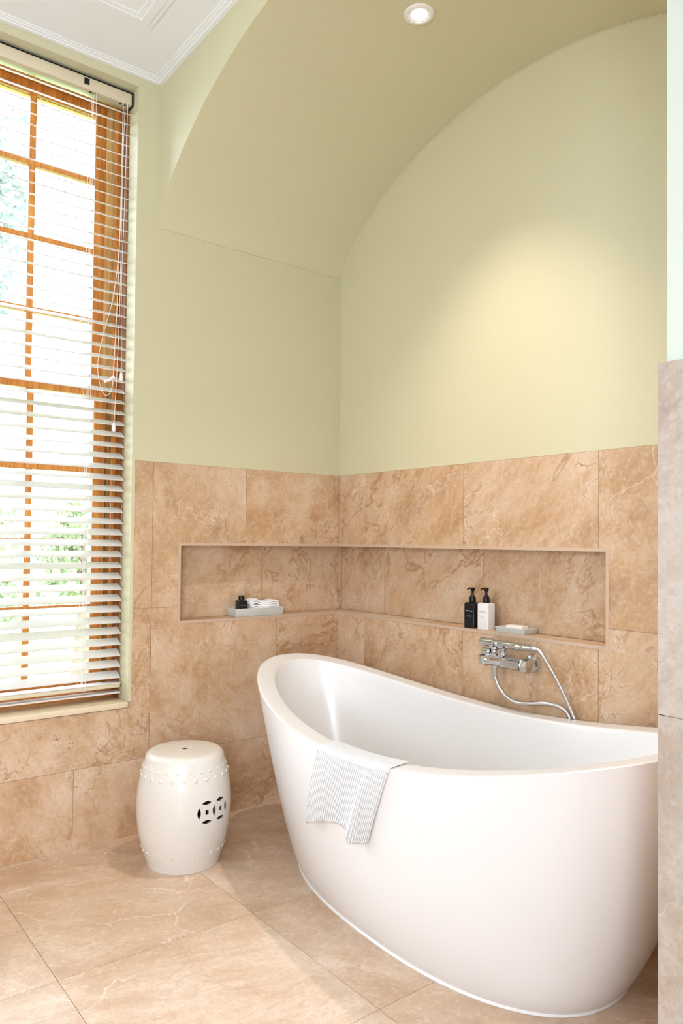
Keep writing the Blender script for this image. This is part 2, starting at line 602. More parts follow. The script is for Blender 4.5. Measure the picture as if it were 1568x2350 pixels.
# the rest of the room, behind and beside the camera
m = MB()
ry0, ry1, rz0, rz1 = -3.65, -2.65, 0.55, 2.05  # unseen opening, added and sized for fill from the right
m.box(RX, RX + 0.2, RY, ry0, -0.1, 3.3, 0); m.box(RX, RX + 0.2, ry1, YA, -0.1, 3.3, 0)
m.box(RX, RX + 0.2, ry0, ry1, -0.1, rz0, 0); m.box(RX, RX + 0.2, ry0, ry1, rz1, 3.3, 0)
struct(m.build('wall_right', ['paint_white'], origin=(RX, RY, 0)), 'painted wall on the right with an unseen opening added for daylight')
m = MB()
fx0, fx1, fz0, fz1 = 1.32, 1.88, 1.35, 2.15  # unseen opening, added and sized for fill from behind the camera
m.box(-0.3, fx0, RY - 0.2, RY, -0.1, 3.3); m.box(fx1, RX + 0.2, RY - 0.2, RY, -0.1, 3.3)
m.box(fx0, fx1, RY - 0.2, RY, -0.1, fz0); m.box(fx0, fx1, RY - 0.2, RY, fz1, 3.3)
struct(m.build('wall_front', ['paint_white'], origin=(0, RY, 0)), 'painted wall with an unseen opening added for daylight')
m = MB()
m.box(-0.3, RX + 0.2, RY - 0.2, 0.3, -0.14, -0.0025)
floor = struct(m.build('floor', 'grout', origin=(0, 0, 0)), 'beige stone tile floor')

# ------------------------------------------------------------------ tiles
JW = 0.0017


def tile_rects(u0, u1, w0, w1, ubreaks, wbreaks):
    us = [u0] + [b for b in sorted(ubreaks) if u0 + 0.01 < b < u1 - 0.01] + [u1]
    ws = [w0] + [b for b in sorted(wbreaks) if w0 + 0.01 < b < w1 - 0.01] + [w1]
    return [(us[i], us[i + 1], ws[j], ws[j + 1]) for i in range(len(us) - 1) for j in range(len(ws) - 1)]


def tile(name, parent, place, rect, hole, mat, thick=0.008):
    """one tile as a thin slab; hole = (u0,u1,w0,w1) cut from it, place(u,w,d) -> point"""
    u0, u1, w0, w1 = rect
    u0 += JW / 2; u1 -= JW / 2; w0 += JW / 2; w1 -= JW / 2
    ub, wb = [u0, u1], [w0, w1]
    if hole:
        ub += [h for h in hole[:2] if u0 < h < u1]
        wb += [h for h in hole[2:] if w0 < h < w1]
    ub.sort(); wb.sort()
    cells = {}
    for i in range(len(ub) - 1):
        for j in range(len(wb) - 1):
            cu, cw = (ub[i] + ub[i + 1]) / 2, (wb[j] + wb[j + 1]) / 2
            if hole and hole[0] < cu < hole[1] and hole[2] < cw < hole[3]:
                continue
            cells[(i, j)] = 1
    if not cells:
        return None
    m = MB()
    for (i, j) in cells:
        a, b, c, d = ub[i], ub[i + 1], wb[j], wb[j + 1]
        m.quad([place(a, c, 0), place(b, c, 0), place(b, d, 0), place(a, d, 0)])
        for (di, dj, p, q) in ((-1, 0, (a, d), (a, c)), (1, 0, (b, c), (b, d)), (0, -1, (a, c), (b, c)), (0, 1, (b, d), (a, d))):
            if (i + di, j + dj) not in cells:
                m.quad([place(*p, 0), place(*p, thick), place(*q, thick), place(*q, 0)])
    cu, cw = (u0 + u1) / 2, (w0 + w1) / 2
    o = m.build(name, mat, parent, origin=place(cu, cw, 0))
    return o


GX = [0.20 + 0.609 * k for k in range(-1, 9)]
GY = [-0.352 - 0.604 * k for k in range(0, 8)]
GZ = [0.302, 0.899]
left_place = lambda u, w, d: (-d, u, w)
back_place = lambda u, w, d: (u, d, w)
# left wall: rows of tiles, the niche and the window cut out
for (z0, z1, ys) in ((0.0, 0.302, [-0.652] + [-0.652 - 0.604 * k for k in range(1, 7)]), (0.302, 0.899, GY), (0.899, TT, [-0.52] + GY[1:])):
    for r in tile_rects(RY, 0.0, z0, z1, ys, []):
        if r[1] > YR + 0.02 and r[0] < YR + 0.02 and z1 > ZS:
            r = (YR + 0.012, r[1], r[2], r[3]) if False else r
        hole = (NY, 0.5, NB, NT_)
        if r[0] < YR + 0.012 and r[1] > WY0 - 0.012 and r[3] > ZS:
            hole = (WY0 - 0.012, YR + 0.012, ZS - 0.024, 5)
        tile('wall_tile', wall_left, left_place, r, hole, 'wall_stone')
for (z0, z1) in ((0.0, 0.302), (0.302, 0.899), (0.899, TT)):
    for r in tile_rects(0.0, XJ - 0.008, z0, z1, GX, []):
        tile('wall_tile', wall_back, back_place, r, (-0.5, NX, NB, NT_), 'wall_stone')
# niche: back tiles, shelf, head and end cheeks
nl = lambda u, w, d: (-ND - d, u, w)
nb_ = lambda u, w, d: (u, ND + d, w)
for r in ((NY, -0.372, NB, NT_), (-0.372, ND, NB, NT_)):
    tile('niche_tile', wall_left, nl, r, None, 'wall_stone')
for r in ((-ND, 0.225, NB, NT_), (0.225, 0.829, NB, NT_), (0.829, NX, NB, NT_)):
    tile('niche_tile', wall_back, nb_, r, None, 'wall_stone')
for nm, z0, z1 in (('niche_shelf', NB - 0.008, NB), ('niche_head', NT_, NT_ + 0.008)):
    m = MB(); m.box(-ND, -0.0005, NY, 0.0, z0, z1)
    m.build(nm, 'wall_stone', wall_left, origin=(-0.05, NY / 2, z0))
    m = MB(); m.box(-ND, NX, 0.0005, ND, z0, z1)
    m.build(nm, 'wall_stone', wall_back, origin=(NX / 2, 0.05, z0))
m = MB(); m.box(-ND, -0.0005, NY - 0.008, NY, NB, NT_); m.build('niche_cheek', 'wall_stone', wall_left, origin=(-0.05, NY, 1))
m = MB(); m.box(NX, NX + 0.008, 0.0005, ND, NB, NT_); m.build('niche_cheek', 'wall_stone', wall_back, origin=(NX, 0.05, 1))
# pale edge strips round the niche
EW = 0.011
for (z0, z1) in ((NB - EW, NB + 0.0005), (NT_ - 0.0005, NT_ + EW)):
    m = MB(); m.box(-0.006, 0.0012, NY + 0.0005, 0.0012, z0, z1); m.build('niche_edge', 'trim_beige', wall_left)
    m = MB(); m.box(0.0014, NX - 0.0005, -0.0012, 0.006, z0, z1); m.build('niche_edge', 'trim_beige', wall_back)
m = MB(); m.box(-0.006, 0.0012, NY - EW, NY + 0.0004, NB - EW, NT_ + EW); m.build('niche_edge', 'trim_beige', wall_left)
m = MB(); m.box(NX - 0.0004, NX + EW, -0.0012, 0.006, NB - EW, NT_ + EW); m.build('niche_edge', 'trim_beige', wall_back)

# right pier: tiles 17 mm proud on the face and on the jamb
PX, PY = 2.165, YA - 0.017
m = MB()
m.box(PX + 0.003, RX, PY + 0.003, YA + 0.001, 0, TT + 0.006, 0)
m.box(PX + 0.003, XJ + 0.001, PY + 0.003, 0.0, 0, TT + 0.006, 0)
m.build('tile_backing', 'grout', wall_arch, origin=(PX, PY, 0))
pier_place = lambda u, w, d: (u, PY + d, w)
jamb_place = lambda u, w, d: (PX + d, u, w)
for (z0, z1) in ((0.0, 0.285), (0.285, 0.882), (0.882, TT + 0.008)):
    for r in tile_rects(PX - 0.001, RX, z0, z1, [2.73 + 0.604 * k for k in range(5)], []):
        tile('wall_tile', wall_arch, pier_place, r, None, 'pier_stone_cool_light', 0.010)
    for r in tile_rects(PY, -0.001, z0, z1, GY, []):
        tile('wall_tile', wall_arch, jamb_place, r, None, 'wall_stone', 0.010)

# floor tiles
fl_place = lambda u, w, d: (u, w, -d)
for r in tile_rects(0.0, RX, RY, 0.0, GX, GY):
    tile('floor_tile', floor, fl_place, r, (PX + 0.01, 9, PY + 0.01, 9), 'floor_stone', 0.012)
# pale joint along the foot of the window wall
m = MB(); m.box(0.0, 0.004, RY, 0.0, 0.0, 0.003)
m.build('joint_sealant', 'trim_beige', floor)

# ------------------------------------------------------------------ window
win = struct(empty('window_1', (-0.15, (YR + WY0) / 2, ZS)), 'tall sash window with orange wooden frame and small panes')


def wbox(name, x0, x1, y0, y1, z0, z1, mat='orange_wood', parent=None, bevel=0.003):
    m = MB(); m.box(x0, x1, y0, y1, z0, z1)
    par = parent or win
    xs = ((x0 + x1) / 2, (y0 + y1) / 2, (z0 + z1) / 2)
    me = m.mesh(name, mat, xs, False, True)
    o = bpy.data.objects.new(name, me); COL.objects.link(o)
    o.parent = par
    base = Vector(par.location) + (Vector(par.parent.location) if par.parent else Vector((0, 0, 0)))
    o.location = Vector(xs) - base
    if bevel:
        md = o.modifiers.new('bevel', 'BEVEL'); md.width = bevel; md.segments = 2
    return o


# boxed frame: linings, stop beads
wbox('jamb_lining', -0.24, -0.088, YR - 0.006, YR, ZS, ZO, 'shaded_wood')
wbox('jamb_lining', -0.24, -0.088, WY0, WY0 + 0.006, ZS, ZO, 'shaded_wood')
wbox('head_lining', -0.24, -0.088, WY0 + 0.006, YR - 0.006, ZO - 0.012, ZO)
for y0, y1 in ((YR - 0.026, YR - 0.006), (WY0 + 0.006, WY0 + 0.026)):
    wbox('stop_bead', -0.172, -0.158, y0, y1, ZS, ZO - 0.012)
wbox('stop_bead', -0.172, -0.158, WY0 + 0.026, YR - 0.026, ZO - 0.032, ZO - 0.012)
for y0, y1 in ((YR - 0.050, YR - 0.006), (WY0 + 0.006, WY0 + 0.050)):
    wbox('parting_bead', -0.2135, -0.2105, y0, y1, ZS, ZO - 0.012, 'pale_wood')
for y0, y1 in ((YR - 0.060, YR), (WY0, WY0 + 0.060)):
    wbox('frame_post', -0.290, -0.252, y0, y1, ZS, ZO)
wbox('frame_head', -0.290, -0.252, WY0 + 0.060, YR - 0.060, ZO - 0.045, ZO)
wbox('frame_sill', -0.25, -0.155, WY0 + 0.006, YR - 0.006, ZS - 0.002, ZS + 0.030)
m = MB(); m.box(-0.155, 0.006, WY0 - 0.0, YR - 0.0005, ZS - 0.022, ZS)
sill = m.build('window_sill', 'sill_cream', win, origin=tuple(win.location), bevel=0.003)
sill['label'] = 'cream painted inner sill'

SY0, SY1 = WY0 + 0.030, YR - 0.044     # sash outer limits in y


def sash(x, z0, z1, rails, bottom_h, top_h):
    st = 0.052
    r = bpy.data.objects.new('sash', None); COL.objects.link(r); r.parent = win
    r.location = Vector((x, (SY0 + SY1) / 2, z0)) - win.location
    T = 0.018
    wbox('stile', x - T, x + T, SY1 - st, SY1, z0, z1, parent=r)
    wbox('stile', x - T, x + T, SY0, SY0 + st, z0, z1, parent=r)
    wbox('rail', x - T, x + T, SY0 + st, SY1 - st, z0, z0 + bottom_h, parent=r)
    wbox('rail', x - T, x + T, SY0 + st, SY1 - st, z1 - top_h, z1, parent=r)
    bars = [SY1 - 0.30 - 0.256 * k for k in range(3)]
    bars = [b for b in bars if b > SY0 + 0.15]
    for b in bars:
        wbox('glazing_bar', x - T * .8, x + T * .8, b - 0.013, b + 0.013, z0 + bottom_h, z1 - top_h, parent=r)
    for z in rails:
        wbox('glazing_bar', x - T * .85, x + T * .85, SY0 + st, SY1 - st, z - 0.011, z + 0.011, parent=r)
    ys = [SY1 - st] + [b for b in bars] + [SY0 + st]
    zs = [z0 + bottom_h] + sorted(rails) + [z1 - top_h]
    for i in range(len(ys) - 1):
        for j in range(len(zs) - 1):
            wbox('pane', x - 0.002, x + 0.002, ys[i + 1], ys[i], zs[j], zs[j + 1], 'pane_glass', r, bevel=0)


sash(-0.232, 1.762, ZO - 0.012, (2.083, 2.373, 2.67), 0.036, 0.05)
sash(-0.192, ZS + 0.030, 1.802, (0.90, 1.165, 1.457), 0.062, 0.040)

# ------------------------------------------------------------------ venetian blind
BY0, BY1 = WY0 + 0.012, YR - 0.010
BXC = -0.080
blind = empty('venetian_blind', (BXC, (BY0 + BY1) / 2, ZS + 0.03), 'white wooden-slat venetian blind hanging in the tall window', 'blind')
bo = tuple(blind.location)
m = MB(); m.box(-0.108, -0.050, BY0, BY1 + 0.004, 2.946, 2.994)
m.build('head_rail', 'cream_enamel', blind, origin=bo, bevel=0.004)
m = MB(); m.box(-0.0508, -0.0475, -1.250, -1.230, 2.962, 2.986)
m.build('square_cap', 'black_plastic', blind, origin=bo, bevel=0.001)
for y in (-1.076, -1.096, -1.205, -1.218):
    m = MB(); m.box(-0.07, -0.062, y - 0.007, y + 0.002, 2.9445, 2.9465)
    m.build('cord_slot', 'black_plastic', blind, origin=bo)
m = MB(); m.box(-0.112, -0.046, BY1 + 0.004, BY1 + 0.0065, 2.942, 2.997)
m.build('end_bracket', 'black_plastic', blind, origin=bo)
TILT = math.radians(27)
sm = MB()
prof = []
HW, TH = 0.025, 0.0014
for k in range(7):
    t = -1 + 2 * k / 6
    prof.append((t * HW, 0.0016 * (1 - t * t) + TH))
for k in range(7):
    t = 1 - 2 * k / 6
    prof.append((t * HW, 0.0016 * (1 - t * t) - TH))
# outer edge of each slat sits higher than its room edge
ring0, ring1 = [], []
for (px, pz) in prof:
    x = px * math.cos(TILT) + pz * math.sin(TILT)
    z = -px * math.sin(TILT) + pz * math.cos(TILT)
    ring0.append((x, -(BY1 - BY0) / 2, z)); ring1.append((x, (BY1 - BY0) / 2, z))
sm.grid([ring0, ring1], True); sm.cap(ring0); sm.cap(ring1)
slat_me = sm.mesh('slat', 'slat_white', (0, 0, 0), 50)
SP = 0.0440
z = 0.632
slat_z = []
while z < 2.93:
    o = bpy.data.objects.new('slat', slat_me); COL.objects.link(o)
    o.parent = blind
    dt = random.uniform(-0.03, 0.03)
    o.rotation_euler = (0, dt, 0)
    o.location = Vector((BXC, (BY0 + BY1) / 2, z)) - blind.location
    slat_z.append(z)
    z += SP
m = MB(); m.box(-0.104, -0.056, BY0, BY1, 0.582, 0.598)
m.build('shaded_last_slat', 'cream_enamel', blind, origin=bo, bevel=0.003)  # last slat's top face, its shade put into the beige colour
m = MB(); m.box(-0.106, -0.054, BY0, BY1, 0.5985, 0.6015)
m.build('slat', 'slat_white', blind, origin=bo)
m = MB(); m.box(-0.106, -0.054, BY0, BY1, 0.560, 0.566)
m.build('bottom_strip', 'slat_white', blind, origin=bo)
m = MB(); m.box(-0.108, -0.0485, BY0, BY1 + 0.004, 2.994, 2.9965)
m.build('gap_shadow_strip', 'black_plastic', blind, origin=bo)  # dark strip painting in the shadow gap above the head rail
for y in (-1.205, -1.66, -2.11):
    m = MB()
    for dx in (-0.0265, 0.0265):
        for dy in (-0.005, 0.005):
            m.tube([(BXC + dx, y + dy, 0.58), (BXC + dx, y + dy, 2.946)], 0.0009, 5)
    m.tube([(BXC, y, 0.58), (BXC, y, 2.946)], 0.0009, 5)
    m.build('ladder_cord', 'cord', blind, origin=bo)


def smooth_path(pts, n=10):
    pts = [Vector(p) for p in pts]
    P_ = [pts[0] * 2 - pts[1]] + pts + [pts[-1] * 2 - pts[-2]]
    out = []
    for i in range(1, len(P_) - 2):
        p0, p1, p2, p3 = P_[i - 1:i + 3]
        for k in range(n):
            t = k / n
            out.append(0.5 * ((2 * p1) + (p2 - p0) * t + (2 * p0 - 5 * p1 + 4 * p2 - p3) * t * t + (-p0 + 3 * p1 - 3 * p2 + p3) * t ** 3))
    out.append(pts[-1])
    return out


CXX = -0.042
cords = [
    [(CXX, -1.094, 2.946), (CXX, -1.092, 2.5), (CXX, -1.094, 2.1), (CXX, -1.100, 1.85), (CXX, -1.108, 1.64)],
    [(CXX, -1.076, 2.946), (CXX, -1.082, 2.5), (CXX, -1.088, 2.2), (CXX, -1.083, 1.9), (CXX, -1.082, 1.845)],
    [(CXX - .004, -1.085, 2.946), (CXX, -1.098, 2.4), (CXX, -1.120, 2.15), (CXX, -1.155, 2.0), (CXX, -1.178, 1.87), (CXX, -1.168, 1.785), (CXX, -1.145, 1.745), (CXX, -1.120, 1.775), (CXX, -1.112, 1.9), (CXX, -1.100, 2.3), (CXX - .006, -1.092, 2.946)],
]
for c in cords:
    m = MB(); m.tube(smooth_path(c, 8), 0.0012, 6)
    m.build('pull_cord', 'cord', blind, origin=bo, smooth=60)
for (y, zt) in ((-1.108, 1.64), (-1.082, 1.845)):
    m = MB(); m.lathe([(0.002, 0), (0.005, -0.004), (0.0068, -0.022), (0.0068, -0.032), (0.004, -0.036)], (CXX, y, zt), 'Z', 14)
    m.build('cord_tassel', 'cord', blind, origin=bo, smooth=True)
m = MB(); m.tube([(CXX, -1.150, 1.800), (CXX, -1.132, 1.806), (CXX, -1.112, 1.822)], lambda t: 0.006 if t < 0.6 else 0.008, 10)
m.build('cord_cleat', 'cord', blind, origin=bo, smooth=True)

# ------------------------------------------------------------------ outside
m = MB(); m.box(-40, -0.6, -30, 30, -0.6, -0.5)
struct(m.build('ground', 'grass', origin=(-10, 0, -0.5)), 'lawn outside the window')


def tree(name, label, loc, h, crown_r, crown_z, leafmat, seed, n_leaf=2600, leaf=0.12, group='trees outside the window'):
    rnd = random.Random(seed)
    t = empty(name, loc, label, 'tree', group)
    m = MB()
    pts = [(0, 0, 0), (0.03, 0.02, h * 0.3), (-0.02, 0.05, h * 0.6), (0.04, 0, h * 0.85)]
    m.tube(smooth_path(pts, 5), lambda s: 0.11 * (1 - 0.75 * s), 8)
    for k in range(6):
        a = k * 1.05
        m.tube(smooth_path([(0, 0, h * (0.35 + 0.07 * k)), (math.cos(a) * crown_r * 0.4, math.sin(a) * crown_r * 0.4, h * (0.5 + 0.07 * k)), (math.cos(a) * crown_r * 0.75, math.sin(a) * crown_r * 0.75, h * (0.6 + 0.06 * k))], 4), lambda s: 0.035 * (1 - 0.7 * s), 6)
    me = m.mesh('trunk', 'bark', (0, 0, 0), 50)
    o = bpy.data.objects.new('trunk', me); COL.objects.link(o); o.parent = t
    m = MB()
    blobs = [(rnd.uniform(-1, 1) * crown_r * 0.65, rnd.uniform(-1, 1) * crown_r * 0.65, crown_z + rnd.uniform(-1, 1) * h * 0.30, rnd.uniform(0.3, 0.55) * crown_r) for _ in range(16)]
    for _ in range(n_leaf):
        bx, by, bz, br = rnd.choice(blobs)
        d = Vector((rnd.gauss(0, 1), rnd.gauss(0, 1), rnd.gauss(0, 1))).normalized() * br * rnd.uniform(0.6, 1.05)
        c = Vector((bx, by, bz)) + d
        if c.z < 0.25: continue
        a = Vector((rnd.gauss(0, 1), rnd.gauss(0, 1), rnd.gauss(0, 1))).normalized()
        b = a.orthogonal().normalized()
        s = leaf * rnd.uniform(0.6, 1.2)
        m.quad([c - a * s * 0.6, c + b * s * 0.28, c + a * s * 0.6, c - b * s * 0.28])
    me = m.mesh('foliage', leafmat)
    o = bpy.data.objects.new('foliage', me); COL.objects.link(o); o.parent = t
    o['kind'] = 'stuff'
    return t


tree('garden_tree', 'tall blue-green tree outside, behind the upper left panes', (-9.0, -0.55, -0.5), 8.5, 1.45, 5.6, 'leaf_blue_green', 3, 2600, 0.15)
tree('garden_shrub', 'low green bush outside, behind the lower left panes', (-7.0, -0.3, -0.5), 2.1, 0.7, 1.5, 'leaf_green', 5, 1300, 0.10)
tree('garden_shrub', 'low green bush outside, behind the lower right panes', (-6.4, 0.95, -0.5), 2.0, 0.5, 1.5, 'leaf_green', 9, 1100, 0.10)

# ------------------------------------------------------------------ bathtub
RIM = (1.14368, -0.47097, 0.87796, 0.43834, 2.20892)
RZ = (0.57472, 0.0028, 0.15488, -0.00068, -0.01904)
INN = (1.13085, -0.47097, 0.79916, 0.36693, 2.11662)
BAS = (1.12607, -0.46099, 0.6275, 0.2925, 2.32357)
E_RIM, E_BAS, GAM = 0.14371, 0.1245, 0.72


def plan(th, prm, e):
    cx, cy, a, b, n = prm
    c, s = math.cos(th), math.sin(th)
    x = cx + a * math.copysign(abs(c) ** (2 / n), c)
    return x, cy + b * math.copysign(abs(s) ** (2 / n), s) * (1 + e * (x - cx) / a)


def rim_z(x):
    u = (x - RIM[0]) / RIM[2]
    return sum(c * u ** i for i, c in enumerate(RZ))


def tub_out(th, s):
    X, Y = plan(th, RIM, E_RIM)
    x, y = plan(th, BAS, E_BAS)
    g = max(s, 0.0) ** GAM
    return Vector((x + (X - x) * g, y + (Y - y) * g, s * rim_z(X)))


def tub_in(th, s):
    X, Y = plan(th, INN, E_RIM)
    x, y = plan(th, (BAS[0], BAS[1], BAS[2] * 0.78, BAS[3] * 0.74, 2.4), 0.05)
    zr = rim_z(X)
    g = max(s, 0) ** 0.42
    return Vector((x + (X - x) * g, y + (Y - y) * g, 0.135 + (zr - 0.135) * s))


NTH = 160
TH_ = []
for k in range(NTH):
    t = 2 * math.pi * k / NTH
    TH_.append(t - 0.12 * math.sin(4 * t) / 2)
tub = empty('bathtub', (1.13, -0.465, 0), 'white freestanding double-slipper bathtub with a towel over its rim', 'bathtub')
m = MB()
rows = []
for s in [0.004, 0.01, 0.03, 0.07] + [0.07 + 0.90 * i / 18 for i in range(1, 19)] + [0.985]:
    rows.append([tub_out(t, s) for t in TH_])
# rounded rim between the outer and the inner edge
for f, dz in ((0.0, -0.003), (0.03, -0.0008), (0.10, 0.0), (0.35, 0.0), (0.65, 0.0), (0.90, 0.0), (0.97, -0.0008), (1.0, -0.003)):
    ring = []
    for t in TH_:
        a = tub_out(t, 1.0); b = tub_in(t, 1.0)
        p = a.lerp(b, f); p.z += dz
        ring.append(p)
    rows.append(ring)
for s in [0.985] + [0.97 - 0.97 * (i / 16) for i in range(0, 17)]:
    rows.append([tub_in(t, max(s, 0.0)) for t in TH_])
cxy = Vector((BAS[0], BAS[1], 0.118))
for f, dz in ((0.9, -0.011), (0.6, -0.015), (0.25, -0.017)):
    rows.append([Vector((cxy.x + (tub_in(t, 0).x - cxy.x) * f, cxy.y + (tub_in(t, 0).y - cxy.y) * f, 0.135 + dz)) for t in TH_])
m.grid(rows, True); m.cap(rows[-1]); m.cap(rows[0], 0, True)
m.build('shell', 'acrylic', tub, origin=tuple(tub.location), smooth=55)
m = MB()
ring = [plan(t, BAS, E_BAS) for t in TH_]
def grow(k, z): return [(BAS[0] + (x - BAS[0]) * (1 + k / BAS[2]), BAS[1] + (y - BAS[1]) * (1 + k / BAS[3]), z) for x, y in ring]
m.grid([grow(0.0, 0.014), grow(0.006, 0.011), grow(0.009, 0.005), grow(0.010, 0.0005)], True)
m.build('foot_seal', 'sealant', tub, origin=tuple(tub.location), smooth=55)
m = MB(); m.lathe([(0.0, 0.1215), (0.022, 0.1215), (0.026, 0.1195), (0.028, 0.117)], (1.13, -0.465, 0), 'Z', 28, cap1=False)
m.build('drain', 'chrome', tub, origin=tuple(tub.location), smooth=True)

# ------------------------------------------------------------------ towel over the front rim
D2R = math.radians


def lerp(a, b, t): return a + (b - a) * t


def towel_point(i, t):
    """i 0..1 along the rim, t 0..1 from the inner edge over the rim and down the outside"""
    th_top = lerp(D2R(267.3), D2R(285.0), i)
    T_IN, T_RIM = 0.10, 0.30
    if t < T_IN:                                   # a little way down inside the bath
        s = lerp(0.965, 1.0, t / T_IN)
        th = lerp(D2R(267.0), D2R(287.5), i)
        p = tub_in(th, s); nrm = Vector((0, 0.85, 0.5))
        return p + nrm.normalized() * 0.005
    if t < T_RIM:
        f = (t - T_IN) / (T_RIM - T_IN)
        a = tub_in(lerp(D2R(267.0), D2R(287.5), i), 1.0); b = tub_out(th_top, 1.0)
        p = a.lerp(b, f)
        return p + Vector((0, 0.003 * (1 - 2 * f), 0.006 + 0.002 * math.sin(f * math.pi)))
    f = (t - T_RIM) / (1 - T_RIM)
    # lower hem: nearly level on the left part, hanging lower in the fold on the right
    if i < 0.70:
        k = i / 0.70
        th_b = lerp(D2R(258.5), D2R(273.4), k)
        s_b = lerp(0.515, 0.622, min(1, k * 1.25)) + 0.012 * math.sin(k * math.pi)
    else:
        k = (i - 0.70) / 0.30
        th_b = lerp(D2R(273.2), D2R(277.7), k)
        s_b = lerp(0.570, 0.602, k)
    th = lerp(th_top, th_b, f)
    s = lerp(1.0, s_b, f)
    p = tub_out(th, s)
    c = Vector((1.13, -0.465, p.z)); n = (p - c); n.y *= 3; n = n.normalized()
    fold = 0.016 * f * math.exp(-((i - 0.73) / 0.06) ** 2) + 0.007 * f * math.sin(i * 9.0 + 0.6) + 0.007 * f * math.exp(-((i - 0.02) / 0.05) ** 2)
    return p + n * (0.007 + fold + 0.006 * f)


NI, NT = 60, 64
vs_, uvs = [], []
for j in range(NT + 1):
    for i in range(NI + 1):
        vs_.append(towel_point(i / NI, j / NT)); uvs.append((i / NI, j / NT * 1.6))
fs = []
for j in range(NT):
    for i in range(NI):
        a = j * (NI + 1) + i
        fs.append((a, a + 1, a + NI + 2, a + NI + 1))
me = bpy.data.meshes.new('hand_towel')
org = Vector((1.2, -0.9, 0.58))
me.from_pydata([tuple(Vector(p) - org) for p in vs_], [], fs)
uvl = me.uv_layers.new(name='uv')
for lp in me.loops:
    uvl.data[lp.index].uv = uvs[lp.vertex_index]
me.materials.append(MATS['terry'])
me.polygons.foreach_set('use_smooth', [True] * len(me.polygons))
tw = bpy.data.objects.new('hand_towel', me); COL.objects.link(tw); tw.location = org
md = tw.modifiers.new('thick', 'SOLIDIFY'); md.thickness = 0.007; md.offset = 0.6
tag(tw, 'white ribbed hand towel draped over the front rim of the bathtub', 'towel')

# ------------------------------------------------------------------ ceramic garden stool
SX, SYY = 0.3131, -0.9528
stool = empty('garden_stool', (SX, SYY, 0), 'white barrel-shaped ceramic garden stool with coin cut-outs', 'stool')
so = tuple(stool.location)


def stool_r(z):
    # barrel: narrower at the foot and the top, widest just under half height
    pts = [(0.0, 0.1300), (0.02, 0.1375), (0.06, 0.1500), (0.12, 0.1645), (0.18, 0.1715), (0.23, 0.1720), (0.28, 0.1675), (0.33, 0.1580), (0.37, 0.1465), (0.392, 0.1385)]
    for (a, ra), (b, rb) in zip(pts[:-1], pts[1:]):
        if z <= b:
            t = (z - a) / (b - a); t2 = t
            return ra + (rb - ra) * t2
    return pts[-1][1]


def sr(z):
    return sum(stool_r(min(max(z + d, 0), 0.392)) for d in (-0.02, -0.01, 0, 0.01, 0.02)) / 5


outer = [(sr(z), z) for z in [0.0 + 0.392 * i / 48 for i in range(49)]]
outer += [(0.1335, 0.3985), (0.128, 0.4025), (0.118, 0.4040), (0.06, 0.4045), (0.02, 0.4045), (0.0001, 0.4045)]
inner = [(0.0001, 0.392), (0.11, 0.391), (0.125, 0.386)] + [(sr(z) - 0.009, z) for z in [0.38 * i / 30 for i in range(30, -1, -1)]]
m = MB()
m.lathe(outer, (SX, SYY, 0), 'Z', 96, 0, False, False)
m.lathe(inner, (SX, SYY, 0), 'Z', 96, 1, False, False)
m.lathe([(sr(0) - 0.009, 0.0), (sr(0), 0.0)], (SX, SYY, 0), 'Z', 96, 0, False, False)
body = m.build('body', ['glaze', 'glaze_inside'], stool, origin=so, smooth=50)
# coin cut-outs as real holes
cut = MB()


def coin_pt(az, z, du, dw, r):
    a = az + du / 0.172
    return (SX + r * math.cos(a), SYY + r * math.sin(a), z + dw)


def hole(az, z, outline, r0=0.125, r1=0.20):
    a = [coin_pt(az, z, u, w, r0) for u, w in outline]
    b = [coin_pt(az, z, u, w, r1) for u, w in outline]
    cut.grid([a, b], True); cut.cap(a, 0, True); cut.cap(b)


def lens(cx, cy, half_len, half_w, vertical):
    out = []
    n = 12
    for k in range(n):
        t = -1 + 2 * k / n
        out.append((t * half_len, half_w * (1 - t * t)))
    for k in range(n):
        t = 1 - 2 * k / n
        out.append((t * half_len, -half_w * (1 - t * t)))
    return [(cx + (q if vertical else p), cy + (p if vertical else q)) for p, q in out]


for side in (0, math.pi):
    for ci, az in enumerate((math.radians(1.2), math.radians(21.4))):
        az += side
        zc = 0.219
        hole(az, zc, [(-0.0062, -0.0080), (0.0062, -0.0080), (0.0062, 0.0080), (-0.0062, 0.0080)])
        for sg in (-1, 1):
            hole(az, zc, lens(0, sg * 0.0325, 0.019, 0.0062, False))
        if ci == 0:
            hole(az, zc, lens(-0.030, 0, 0.019, 0.0065, True))
            hole(az, zc, lens(0.030, 0, 0.019, 0.0065, True))
        else:
            hole(az, zc, lens(0.030, 0, 0.019, 0.0065, True))
# finger hole in the seat
cut.lathe([(0.0105, 0.37), (0.0105, 0.43)], (SX, SYY, 0), 'Z', 20)
cme = cut.mesh('cutter', 'glaze_inside', so, False, True)
cob = bpy.data.objects.new('cutter', cme); COL.objects.link(cob); cob.location = so
md = body.modifiers.new('holes', 'BOOLEAN'); md.operation = 'DIFFERENCE'; md.solver = 'EXACT'; md.object = cob
bpy.context.view_layer.update()
dg = bpy.context.evaluated_depsgraph_get()
newme = bpy.data.meshes.new_from_object(body.evaluated_get(dg))
body.modifiers.clear()
body.data = newme
bpy.data.objects.remove(cob, do_unlink=True)
